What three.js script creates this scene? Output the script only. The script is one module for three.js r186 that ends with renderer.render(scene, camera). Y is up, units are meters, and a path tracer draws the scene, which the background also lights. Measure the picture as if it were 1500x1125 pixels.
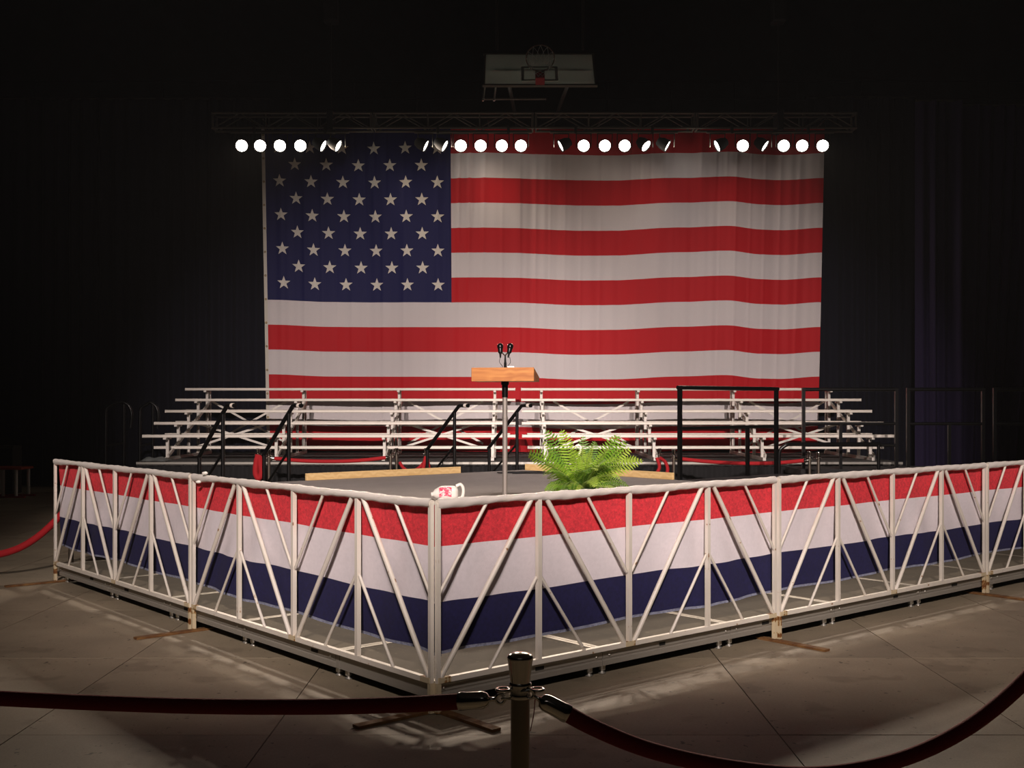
import * as THREE from 'three';
import { mergeGeometries } from 'three/addons/utils/BufferGeometryUtils.js';
import { RoundedBoxGeometry } from 'three/addons/geometries/RoundedBoxGeometry.js';

// ---------------------------------------------------------------- camera, light, exposure
const scene = new THREE.Scene();
scene.background = new THREE.Color(0x000000);
const FOCAL = 1657, EYE = 1.58, HORIZON = 593.6;              // pixels of the 1500 x 1125 frame; eye height in metres
const camera = new THREE.PerspectiveCamera(2 * Math.atan(562.5 / FOCAL) * 180 / Math.PI, 1500 / 1125, 0.05, 120);
camera.position.set(0, EYE, 0);
camera.lookAt(0, EYE, -10);
camera.setViewOffset(1500, 1125, 0, -(HORIZON - 562.5), 1500, 1125);
scene.add(camera);
const renderer = new THREE.WebGLRenderer({ antialias: true });
renderer.toneMapping = THREE.LinearToneMapping;
renderer.toneMappingExposure = 1.0;
renderer.shadowMap.enabled = true;
const WARM = new THREE.Color(1.0, 0.85, 0.79), TUNGSTEN = new THREE.Color(1.0, 0.80, 0.62);
const HOUSE = [0, 9.2, 7.5];                                   // front lighting position, behind the camera
// fixtures on the front truss: x, aim point, half angle in degrees, soft edge, candela
const FRONT = [
  { x: -0.9, aim: [-1.9, 0.3, -12.3], cone: 11.6, soft: 0.45, cd: 720 },
  { x: 0.9, aim: [2.9, 0.3, -12.3], cone: 11.6, soft: 0.45, cd: 720 },
  { x: 0, aim: [0.2, 0.4, -11.7], cone: 11.4, soft: 0.5, cd: 480 },
  { x: -2.8, aim: [-2.3, 0.6, -21.4], cone: 11.5, soft: 0.75, cd: 1280 },
  { x: 2.8, aim: [3.4, 0.6, -21.4], cone: 11.5, soft: 0.75, cd: 1280 },
];
const PAR_CD = 36;
scene.fog = new THREE.FogExp2(0xffffff, 0.0006);

// ---------------------------------------------------------------- helpers
let seed = 7;
const rnd = () => { seed = (seed * 1664525 + 1013904223) >>> 0; return seed / 4294967296; };
const rr = (a, b) => a + (b - a) * rnd();
const V = (x, y, z) => new THREE.Vector3(x, y, z);
const at = (px, py, d) => V((px - 750) / FOCAL * d, EYE - (py - HORIZON) / FOCAL * d, -d);   // a measured picture point at a known distance
const taken = new Map();
function numbered(name) { const n = taken.get(name) ?? 0; taken.set(name, n + 1); return n ? name + '_' + String(n).padStart(3, '0') : name; }
function tag(o, label, category, group) { o.userData.label = label; o.userData.category = category; if (group) o.userData.group = group; return o; }
function thing(name, label, category, pos = [0, 0, 0], turn = 0, group) {
  const o = new THREE.Group(); o.name = numbered(name); o.position.set(...pos); o.rotation.y = turn; scene.add(o);
  return tag(o, label, category, group);
}
function boxUV(g) {                                            // uv in metres, by the way each face points
  g = g.index ? g.toNonIndexed() : g;
  const p = g.attributes.position, uv = new Float32Array(p.count * 2), a = V(), b = V(), c = V();
  for (let i = 0; i < p.count; i += 3) {
    a.fromBufferAttribute(p, i); b.fromBufferAttribute(p, i + 1); c.fromBufferAttribute(p, i + 2);
    const n = b.clone().sub(a).cross(c.clone().sub(a)), x = Math.abs(n.x), y = Math.abs(n.y), z = Math.abs(n.z);
    [a, b, c].forEach((q, k) => {
      const [u, v] = y >= x && y >= z ? [q.x, q.z] : x >= z ? [q.z, q.y] : [q.x, q.y];
      uv[(i + k) * 2] = u; uv[(i + k) * 2 + 1] = v;
    });
  }
  g.setAttribute('uv', new THREE.BufferAttribute(uv, 2));
  return g;
}
const clean = (g) => { const h = g.index ? g.toNonIndexed() : g; for (const k of Object.keys(h.attributes)) if (!['position', 'normal', 'uv'].includes(k)) h.deleteAttribute(k); return h; };
function join(gs) { gs = [gs].flat(); return gs.length === 1 ? gs[0] : mergeGeometries(gs.map(clean)); }
function part(parent, name, gs, mat, label) {
  const m = new THREE.Mesh(join(gs), mat); m.name = name; m.castShadow = m.receiveShadow = true; parent.add(m);
  if (label) m.userData.label = label;
  return m;
}
function single(name, gs, mat, label, category, group) { const m = part(scene, numbered(name), gs, mat); return tag(m, label, category, group); }
function struct(name, gs, mat) { const m = part(scene, name, gs, mat); m.userData.kind = 'structure'; return m; }
const box = (w, h, d, x = 0, y = 0, z = 0) => boxUV(new THREE.BoxGeometry(w, h, d).translate(x, y, z));
const rbox = (w, h, d, x = 0, y = 0, z = 0, r = 0.006) => boxUV(new RoundedBoxGeometry(w, h, d, 2, r).translate(x, y, z));
function orient(g, p, q, up = V(0, 1, 0)) {                    // local y runs from p to q
  const y = q.clone().sub(p).normalize();
  if (Math.abs(y.dot(up)) > 0.99) up = V(0, 0, 1);
  const x = y.clone().cross(up).normalize(), z = x.clone().cross(y);
  return g.applyMatrix4(new THREE.Matrix4().makeBasis(x, y, z).setPosition(p.clone().add(q).multiplyScalar(0.5)));
}
const shiftUV = (g) => { const uv = g.attributes.uv, a = rnd() * 3, b = rnd() * 3; for (let i = 0; i < uv.count; i++) uv.setXY(i, uv.getX(i) + a, uv.getY(i) + b); return g; };
const bar = (p, q, w, h, up) => { const L = p.distanceTo(q); return orient(shiftUV(boxUV(new THREE.BoxGeometry(w, L, h))), p, q, up); };
const rod = (p, q, r, n = 10, r2 = r) => { const L = p.distanceTo(q); const g = new THREE.CylinderGeometry(r2, r, L, n, 1); const uv = g.attributes.uv; for (let i = 0; i < uv.count; i++) uv.setXY(i, uv.getX(i) * 6.28 * r, uv.getY(i) * L); return orient(shiftUV(g), p, q); };
function pipe(pts, r, seg = 40, n = 10, tension = 0.5) {
  const c = new THREE.CatmullRomCurve3(pts, false, 'catmullrom', tension), L = c.getLength();
  const g = new THREE.TubeGeometry(c, seg, r, n, false), uv = g.attributes.uv;
  for (let i = 0; i < uv.count; i++) uv.setXY(i, uv.getX(i) * L, uv.getY(i) * 6.28 * r);
  const caps = [[pts[0], c.getTangent(0).negate()], [pts[pts.length - 1], c.getTangent(1)]].map(([p, t]) => {
    const k = new THREE.CircleGeometry(r, n); k.applyQuaternion(new THREE.Quaternion().setFromUnitVectors(V(0, 0, 1), t)); return k.translate(p.x, p.y, p.z);
  });
  return mergeGeometries([g, ...caps].map(clean));
}
const lathe = (pts, n = 24) => new THREE.LatheGeometry(pts.map(([r, y]) => new THREE.Vector2(r, y)), n);
function sheet(nu, nv, f, uvScale) {                           // a surface f(u, v), u and v in 0..1
  const pos = [], uv = [], idx = [];
  for (let j = 0; j <= nv; j++) for (let i = 0; i <= nu; i++) {
    const p = f(i / nu, j / nv); pos.push(p.x, p.y, p.z);
    if (uvScale) uv.push(...uvScale(i / nu, j / nv)); else uv.push(i / nu, j / nv);
  }
  for (let j = 0; j < nv; j++) for (let i = 0; i < nu; i++) { const a = j * (nu + 1) + i, b = a + 1, c = a + nu + 1, d = c + 1; idx.push(a, c, b, b, c, d); }
  const g = new THREE.BufferGeometry();
  g.setAttribute('position', new THREE.Float32BufferAttribute(pos, 3)); g.setAttribute('uv', new THREE.Float32BufferAttribute(uv, 2)); g.setIndex(idx);
  g.computeVertexNormals();
  return g;
}
// tileable value noise
const hash = (x, y, s) => { let h = (x * 374761393 + y * 668265263 + s * 974711) | 0; h = Math.imul(h ^ (h >>> 13), 1274126177); return ((h ^ (h >>> 16)) >>> 0) / 4294967296; };
function vnoise(u, v, fx, fy, s) {
  const x = u * fx, y = v * fy, x0 = Math.floor(x), y0 = Math.floor(y), a = x - x0, b = y - y0, sm = (t) => t * t * (3 - 2 * t);
  const H = (i, j) => hash(((i % fx) + fx) % fx, ((j % fy) + fy) % fy, s), A = sm(a), B = sm(b);
  return (H(x0, y0) * (1 - A) + H(x0 + 1, y0) * A) * (1 - B) + (H(x0, y0 + 1) * (1 - A) + H(x0 + 1, y0 + 1) * A) * B;
}
const fbm = (u, v, f, s) => vnoise(u, v, f, f, s) * 0.5 + vnoise(u, v, f * 2, f * 2, s + 1) * 0.28 + vnoise(u, v, f * 4, f * 4, s + 2) * 0.22;
function tex(n, metres, fn, srgb = true) {
  const data = new Uint8Array(n * n * 4);
  for (let y = 0; y < n; y++) for (let x = 0; x < n; x++) { const c = fn(x / n, y / n), o = (y * n + x) * 4; for (let k = 0; k < 3; k++) data[o + k] = Math.max(0, Math.min(255, (c.length ? c[k] : c) * 255)); data[o + 3] = 255; }
  const t = new THREE.DataTexture(data, n, n); t.magFilter = THREE.LinearFilter; t.wrapS = t.wrapT = THREE.RepeatWrapping;
  t.repeat.set(1 / metres, 1 / metres); if (srgb) t.colorSpace = THREE.SRGBColorSpace; t.needsUpdate = true;
  return t;
}
const mix = (a, b, t) => a.map((x, i) => x + (b[i] - x) * t);
const S = (o) => new THREE.MeshStandardMaterial(o), P = (o) => new THREE.MeshPhysicalMaterial(o);

// ---------------------------------------------------------------- materials
const grain = tex(256, 0.25, (u, v) => 0.5 + (hash(u * 256 | 0, v * 256 | 0, 3) - 0.5) * 0.8, false);
const weave = tex(256, 0.10, (u, v) => 0.5 + 0.25 * Math.sin(u * 6.2832 * 32) * Math.sin(v * 6.2832 * 32) + (hash(u * 256 | 0, v * 256 | 0, 5) - 0.5) * 0.3, false);
const paintTex = tex(512, 1.3, (u, v) => {
  const w = fbm(u, v, 6, 11), r = fbm(u, v, 24, 31), base = mix([0.91, 0.885, 0.85], [0.85, 0.82, 0.76], w);
  return r > 0.78 ? mix(base, [0.5, 0.32, 0.16], Math.min(0.8, (r - 0.78) * 12)) : base;
});
const rustTex = tex(256, 0.5, (u, v) => mix([0.58, 0.44, 0.25], [0.33, 0.19, 0.08], fbm(u, v, 10, 51)));
const wornTex = tex(256, 0.35, (u, v) => { const k = fbm(u, v, 8, 71); return k > 0.56 ? mix([0.76, 0.68, 0.5], [0.46, 0.28, 0.12], Math.min(1, (k - 0.56) * 8)) : [0.80, 0.74, 0.61]; });
const M = {};
M.paint = S({ map: paintTex, roughness: 0.42 });
M.wrap = S({ color: 0xe9e2da, roughness: 0.38, bumpMap: grain, bumpScale: 0.001 });
M.rust = S({ map: rustTex, roughness: 0.85 });
M.worn = S({ map: wornTex, roughness: 0.7 });
M.alu = S({ color: 0x9c978d, metalness: 0.35, roughness: 0.5, bumpMap: grain, bumpScale: 0.0004 });
M.truss = S({ color: 0x6c685e, metalness: 0.5, roughness: 0.55 });
M.aluBright = S({ color: 0xc9c6bd, metalness: 0.75, roughness: 0.3 });
M.deckTop = S({ map: tex(512, 1.6, (u, v) => { const s = vnoise(u, v, 6, 180, 81) * vnoise(u, v, 130, 5, 83); return mix([0.28, 0.25, 0.195], [0.44, 0.40, 0.325], fbm(u, v, 7, 85) * 0.8 + (s > 0.62 ? 0.6 : 0)); }), roughness: 0.8 });
M.carpet = S({ map: tex(512, 0.8, (u, v) => { const k = 0.60 + (hash(u * 512 | 0, v * 512 | 0, 9) - 0.5) * 0.13 + (fbm(u, v, 5, 91) - 0.5) * 0.05; return [k * 1.02, k * 0.97, k * 0.94]; }), roughness: 1, bumpMap: grain, bumpScale: 0.003 });
M.riserTop = S({ map: tex(256, 0.9, (u, v) => { const k = 0.24 + (hash(u * 256 | 0, v * 256 | 0, 19) - 0.5) * 0.1 + (fbm(u, v, 5, 93) - 0.5) * 0.08; return [k, k * 0.97, k * 0.94]; }), roughness: 0.95 });
M.floors = [0, 1, 2, 3].map((i) => S({
  map: tex(512, 2.6, (u, v) => {
    const b = [0.545, 0.57, 0.53, 0.556][i], k = b + (fbm(u, v, 5, 100 + i * 9) - 0.5) * 0.12 + (hash(u * 512 | 0, v * 512 | 0, 7 + i) - 0.5) * 0.05, sp = fbm(u, v, 64, 130 + i * 5), st = fbm(u, v, 9, 160 + i);
    const c = [k * 1.04, k * 0.95, k * 0.80];
    return sp > 0.82 ? mix(c, [0.2, 0.17, 0.13], 0.6) : st > 0.66 ? mix(c, [0.38, 0.34, 0.28], Math.min(0.3, (st - 0.66) * 3)) : c;
  }), roughness: 0.62, bumpMap: grain, bumpScale: 0.0005 }));
M.joint = S({ color: 0x4a4135, roughness: 0.9 });
M.dark = S({ color: 0x14130f, roughness: 0.9 });
M.wall = S({ map: tex(256, 4, (u, v) => { const k = 0.23 + fbm(u, v, 6, 201) * 0.05; return [k, k, k * 0.92]; }), roughness: 0.95 });
M.steelDark = S({ color: 0x35332d, roughness: 0.6, metalness: 0.4 });
M.cloth = (rgb, amt, s, rough = 0.9) => S({ map: tex(512, 0.6, (u, v) => { const n = (hash(u * 512 | 0, v * 512 | 0, s) - 0.5) * amt + (fbm(u, v, 40, s + 3) - 0.5) * amt; return rgb.map((c) => c * (1 + n)); }), roughness: rough, bumpMap: weave, bumpScale: 0.0012, side: THREE.DoubleSide });
M.buntRed = M.cloth([0.86, 0.22, 0.26], 0.30, 301);
M.buntWhite = M.cloth([0.93, 0.90, 0.92], 0.05, 311);
M.buntBlue = M.cloth([0.115, 0.11, 0.295], 0.3, 321);
M.hem = M.cloth([0.55, 0.57, 0.66], 0.45, 331);
const nylon = (c, r = 0.62) => P({ color: c, roughness: r, specularIntensity: 0.35, bumpMap: weave, bumpScale: 0.0004, side: THREE.DoubleSide });
M.flagRed = nylon(0xbf1a24); M.flagWhite = nylon(0xd9d2d3); M.flagBlue = nylon(0x1b1d50); M.star = S({ color: 0xdcd6cc, roughness: 0.6, side: THREE.DoubleSide });
M.header = S({ color: 0xd5d0c4, roughness: 0.8, side: THREE.DoubleSide });
M.brass = S({ color: 0x9a7c3c, metalness: 0.9, roughness: 0.4 });
M.blackPipe = S({ color: 0x0b0b0c, roughness: 0.28, metalness: 0.2 });
M.blackMatte = S({ color: 0x0e0e10, roughness: 0.8 });
M.canBlack = S({ color: 0x050505, roughness: 1 });
M.grip = S({ color: 0xdcd2c6, roughness: 0.6 });
M.skirt = S({ color: 0x131315, roughness: 0.95, side: THREE.DoubleSide });
M.drapeNavy = S({ color: 0x090a1c, roughness: 0.95, side: THREE.DoubleSide });
M.drapePurple = S({ color: 0x2b2148, roughness: 0.9, side: THREE.DoubleSide });
M.seat = S({ color: 0xe2dbd0, roughness: 0.45, metalness: 0.1, bumpMap: grain, bumpScale: 0.0004 });
M.galv = S({ color: 0xcfcac2, roughness: 0.5, metalness: 0.2 });
M.chrome = S({ color: 0xd8d4cc, metalness: 1, roughness: 0.12 });
M.steelPost = S({ color: 0x8f867a, metalness: 0.9, roughness: 0.3 });
M.poleSteel = S({ color: 0xa8a29a, metalness: 0.55, roughness: 0.4 });
M.velvet = P({ color: 0x7d0a17, roughness: 0.8, sheen: 1, sheenColor: new THREE.Color(0xb01828), sheenRoughness: 0.45, bumpMap: grain, bumpScale: 0.001 });
M.velvetBright = P({ color: 0xa30d18, roughness: 0.85, sheen: 0.6, sheenColor: new THREE.Color(0xd02030), sheenRoughness: 0.45 });
const woodMap = (a, b, s) => tex(512, 0.9, (u, v) => { const w = fbm(u, v, 4, s) * 2.2, g = vnoise(u, v + 0.02 * w, 5, 110, s + 4), r = 0.5 + 0.5 * Math.sin((v * 26 + w * 3) * 6.2832 * 0.5); return mix(a, b, g * 0.6 + r * 0.4); });
M.oak = S({ map: woodMap([0.82, 0.56, 0.28], [0.66, 0.39, 0.16], 401), roughness: 0.45 });
M.pine = S({ map: woodMap([0.88, 0.76, 0.55], [0.78, 0.64, 0.42], 421), roughness: 0.65 });
M.leaf = [[0.62, 0.76, 0.21], [0.47, 0.65, 0.15], [0.72, 0.84, 0.32], [0.36, 0.54, 0.11]].map((c) => P({ color: new THREE.Color().setRGB(...c, THREE.SRGBColorSpace), roughness: 0.6, transmission: 0.3, thickness: 0, side: THREE.DoubleSide }));
M.stem = S({ color: 0x8a9a4a, roughness: 0.7 });
M.whitePlastic = S({ color: 0xf1ede4, roughness: 0.35 });
M.pot = S({ color: 0x274020, roughness: 0.6 });
M.soil = S({ color: 0x2a1c12, roughness: 1 });
M.glow = S({ color: 0xfff4e6, emissive: new THREE.Color(1, 0.92, 0.82), emissiveIntensity: 14, roughness: 0.3 });
M.glass = P({ color: 0xe6efe8, roughness: 0.4, transmission: 0.6, thickness: 0, ior: 1.5, side: THREE.DoubleSide });
M.red = S({ color: 0xa8161c, roughness: 0.55 });
M.rimPaint = S({ color: 0x5e4a3c, roughness: 0.6 });
M.orange = S({ color: 0xb5421c, roughness: 0.5 });
M.frosted = S({ color: 0xd9dcd4, roughness: 0.5 });

// ---------------------------------------------------------------- the hall
struct('floor', box(46, 0.3, 56, 0, -0.156, -12), M.joint);
const floor = scene.getObjectByName('floor');
{
  const rows = [], W = 1.22, g = 0.006;
  for (let d = 5.42 - 1.65 * 4, i = 0; i < 17; i++, d += 1.65) rows.push(d);
  const variants = [box(W - g, 0.02, 1.65 - g, 0, 0, 0), box(W - g, 0.02, 1.65 - g, 0, 0, 0)];
  for (let c = -10; c < 9; c++) for (const [i, d] of rows.entries()) {
    const geo = variants[(c + i) & 1], m = part(floor, 'floor_panel', geo, M.floors[Math.floor(hash(c + 40, i, 5) * 4)]);
    m.position.set(1.28 + (c + 0.5) * W, -0.01 + (hash(c + 40, i, 9) - 0.5) * 0.0016, -(d + 0.825));
  }
  part(floor, 'floor_slab_edge', [box(12, 0.02, 56, -17, -0.01, -12), box(11, 0.02, 56, 17.76, -0.01, -12), box(23.3, 0.02, 17.2, 0.6, -0.01, 7.4 + 1.22), box(23.3, 0.02, 13, 0.6, -0.01, -26.87 - 6.55)], M.floors[1]);
}
struct('wall_back', box(46, 15, 0.4, 0, 7.5, -34), M.wall);
struct('wall_left', box(0.4, 15, 56, -22, 7.5, -12), M.wall);
struct('wall_right', box(0.4, 15, 56, 22, 7.5, -12), M.wall);
struct('wall_front', box(46, 15, 0.4, 0, 7.5, 15), M.wall);
struct('ceiling', box(46, 0.4, 56, 0, 15.1, -12), M.wall);
for (let i = 0; i < 8; i++) {                                   // roof frames spanning the hall
  const z = 8 - i * 5.4;
  const t = thing('roof_beam', 'dark steel roof beam spanning the hall under the ceiling', 'beam', [0, 14.1, z], 0, 'roof beams');
  part(t, 'flange', [box(43, 0.06, 0.3, 0, 0.75, 0), box(43, 0.06, 0.3, 0, 0, 0)], M.steelDark);
  part(t, 'web', box(43, 0.7, 0.03, 0, 0.375, 0), M.steelDark);
}
{ // balcony along the back wall
  const t = thing('balcony', 'dark balcony with railing along the far back wall', 'balcony', [0, 9.6, -33]);
  part(t, 'slab', box(40, 0.35, 1.6, 0, 0, 0), M.wall);
  for (let i = 0; i < 22; i++) part(t, 'post', rod(V(-19 + i * 1.81, 0.15, 0.75), V(-19 + i * 1.81, 1.2, 0.75), 0.03), M.steelDark);
  for (const y of [0.7, 1.2]) part(t, 'rail', rod(V(-19.5, y, 0.75), V(19.5, y, 0.75), 0.03), M.steelDark);
}

// ---------------------------------------------------------------- drapes
function drape(name, label, x0, x1, d, h, mat, o = {}) {
  const w = x1 - x0, t = thing(name, label, 'curtain', [x0, 0, -d], 0, o.group), ph = rr(0, 6), n = Math.max(24, Math.round(w * 34));
  part(t, 'cloth', sheet(n, 14, (u, v) => {
    const y = h * (1 - v) + 0.01, wob = 1 + 0.25 * Math.sin(u * 9 + ph);
    const z = 0.055 * wob * Math.sin(u * w * 24 + 1.4 * Math.sin(u * 5 + ph) + 0.2 * v) + 0.03 * Math.sin(u * w * 11 + ph) + (o.lean ?? 0) * (1 - v);
    const right = w + (o.taper ?? 0) * Math.pow(v, 1.3);
    return V(right * u, y, z);
  }, (u, v) => [u * w, v * h]), mat);
  part(t, 'hanging_pipe', rod(V(0.005, h + 0.03, 0), V(w - 0.005, h + 0.03, 0), 0.025), M.steelDark);
  return t;
}
const dg = 'navy drapes beside the flag';
for (const [a, b, s] of [[-8.1, -4.75, 'next to the star field of the flag'], [-11.4, -8.15, 'one panel away from the star field'], [-14.8, -11.45, 'in the dark two panels from the star field']])
  drape('hanging_drape', 'pleated navy hanging drape ' + s, a, b, 22.3, 7.6, M.drapeNavy, { group: dg });
drape('hanging_drape', 'pleated navy hanging drape beside the striped end of the flag', 5.75, 7.9, 22.2, 7.6, M.drapeNavy, { group: dg });
drape('hanging_drape', 'narrow purple lit drape behind the black guard rails', 7.75, 8.62, 21.7, 7.4, M.drapePurple);
drape('hanging_drape', 'pulled back dark purple drape with slanting edge behind guard rails', 8.66, 10.3, 22.0, 7.4, M.drapePurple, { taper: -0.55 });
drape('hanging_drape', 'black backing drape behind the purple drapes', 7.9, 14.5, 22.9, 7.6, M.blackMatte);

{
  const t = thing('metal_pole', 'pale upright pole between the purple drapes', 'pole', [(1394 - 750) / FOCAL * 22.0, 0, -22.0]);
  part(t, 'upright', rod(V(0, 0.02, 0.16), V(0, 7.3, 0.16), 0.018, 10), M.alu);
  part(t, 'base_plate', rbox(0.06, 0.02, 0.05, 0, 0.01, 0.155, 0.004), M.steelDark);
}
// ---------------------------------------------------------------- flag
const FD = 21.4, PXM = FD / FOCAL;
const knots = [[391, -3], [480, 0], [600, 0.3], [660, 0.6], [750, 1], [850, 4.5], [900, 4], [1000, 0], [1065, -2], [1120, 3], [1150, 3.5], [1208, 0]];
function sag(p) {
  if (p <= knots[0][0]) return knots[0][1];
  for (let i = 1; i < knots.length; i++) if (p <= knots[i][0]) { const [a, A] = knots[i - 1], [b, B] = knots[i], t = (p - a) / (b - a), s = t * t * (3 - 2 * t); return A + (B - A) * s; }
  return 0;
}
const fl = thing('flag', 'huge red and white striped flag with starry blue canton', 'flag', [0, 0, -FD]);
function flagAt(p, q) {                                         // p, q: cloth coordinates in picture units of the flag's plane
  const v = (q - 188) / 473, s = (p - 383) / 825, px = 383 + 9 * v + s * (829 - 18 * v - 4);
  const x = (px - 750) * PXM, y = EYE - (q + sag(p) * (0.5 + 0.5 * Math.min(1, v * 3)) - HORIZON) * PXM;
  const gathered = Math.exp(-(((p - 695) / 50) ** 2)) * Math.max(0, 1 - v * 1.7) + Math.exp(-(((p - 1000) / 60) ** 2)) * Math.max(0, 1 - v * 4) + 0.7 * Math.exp(-(((p - 560) / 50) ** 2)) * Math.max(0, 1 - v * 3);
  const ridge = (1 - Math.abs(Math.sin(p * 0.13 + 1.9 * Math.sin(p * 0.047) + v * 1.3))) ** 2;
  const fine = Math.sin(p * 0.42 + 2.2 * Math.sin(p * 0.031) + v * 1.1), mid = Math.sin(p * 0.17 + 1.7 * Math.sin(p * 0.013 + 1) - v * 0.8), broad = Math.sin(p * 0.019 + 0.6);
  const crease = (1 - Math.abs(Math.sin(p * 0.097 + 2.4 * Math.sin(p * 0.021 + 2) + 0.5 * v))) ** 4;
  const z = 0.0036 * fine * (0.5 + 0.4 * Math.sin(p * 0.05)) + ridge * 0.055 * gathered + 0.009 * crease + 0.006 * mid + 0.07 * broad * (0.4 + 0.6 * v) + 0.03 * Math.sin(p * 0.052 + 2) * (1 - v);
  return V(x, y, z);
}
const PITCH = 36.35, TOPQ = 188;
for (let i = 0; i < 13; i++) {
  const a = i < 7 ? 660 : 388, q0 = TOPQ + i * PITCH, n = Math.round((1208 - a) / 1.7);
  part(fl, 'stripe', sheet(n, 5, (u, v) => flagAt(a + (1208 - a) * u, q0 + PITCH * v), (u, v) => [u * (1208 - a) * PXM, v * PITCH * PXM]), i % 2 ? M.flagWhite : M.flagRed, i % 2 ? 'white stripe' : 'red stripe');
}
const canton = part(fl, 'canton', sheet(160, 30, (u, v) => flagAt(388 + 272 * u, TOPQ + 7 * PITCH * v), (u, v) => [u * 272 * PXM, v * 7 * PITCH * PXM]), M.flagBlue, 'dark blue star field');
function starGeo(cx, cy, R) {
  const out = [], c = [cx, cy], pts = [];
  for (let k = 0; k < 10; k++) { const r = k % 2 ? R * 0.4 : R, a = k * Math.PI / 5; pts.push([cx + r * Math.sin(a), cy - r * Math.cos(a)]); }
  const tri = (a, b, d, n) => { if (!n) { out.push(a, d, b); return; } const m = (p, q) => [(p[0] + q[0]) / 2, (p[1] + q[1]) / 2], ab = m(a, b), bd = m(b, d), da = m(d, a); tri(a, ab, da, n - 1); tri(ab, b, bd, n - 1); tri(da, bd, d, n - 1); tri(ab, bd, da, n - 1); };
  for (let k = 0; k < 10; k++) tri(c, pts[k], pts[(k + 1) % 10], 1);
  const pos = [], uv = [];
  for (const [p, q] of out) { const w = flagAt(p, q); pos.push(w.x, w.y, w.z + 0.007); uv.push(p * PXM, q * PXM); }
  const g = new THREE.BufferGeometry(); g.setAttribute('position', new THREE.Float32BufferAttribute(pos, 3)); g.setAttribute('uv', new THREE.Float32BufferAttribute(uv, 2)); g.computeVertexNormals();
  return g;
}
for (let r = 0; r < 9; r++) for (let i = 0; i < (r % 2 ? 5 : 6); i++) {
  const q = 217 + 25 * r, k = (q - 217) / 200, p0 = 407 + 8 * k - 9 * k * 0.3, dx = 46.6 - 1.0 * k;
  part(canton, 'star', starGeo(p0 + dx * (i + (r % 2) / 2), q, 10.2), M.star, 'white five-pointed star');
}
part(fl, 'heading', sheet(3, 60, (u, v) => { const w = flagAt(383.2 + 4.8 * u, TOPQ + 13 * PITCH * v); return w; }, (u, v) => [u * 0.06, v * 6]), M.header, 'white canvas heading with grommets');
for (let i = 0; i < 14; i++) { const w = flagAt(385.6, TOPQ + 12 + i * 34.5); part(fl, 'grommet', new THREE.TorusGeometry(0.014, 0.006, 6, 12).translate(w.x, w.y, w.z + 0.006), M.brass); }
part(fl, 'hanging_pipe', rod(V(-4.75, 6.86, -0.06), V(5.95, 6.86, -0.06), 0.025), M.steelDark);
for (let i = 0; i < 6; i++) part(fl, 'hanger', rod(V(-4.6 + i * 2.08, 6.86, -0.06), V(-4.6 + i * 2.08, 6.865, 0.53), 0.014, 6), M.steelDark);

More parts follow.
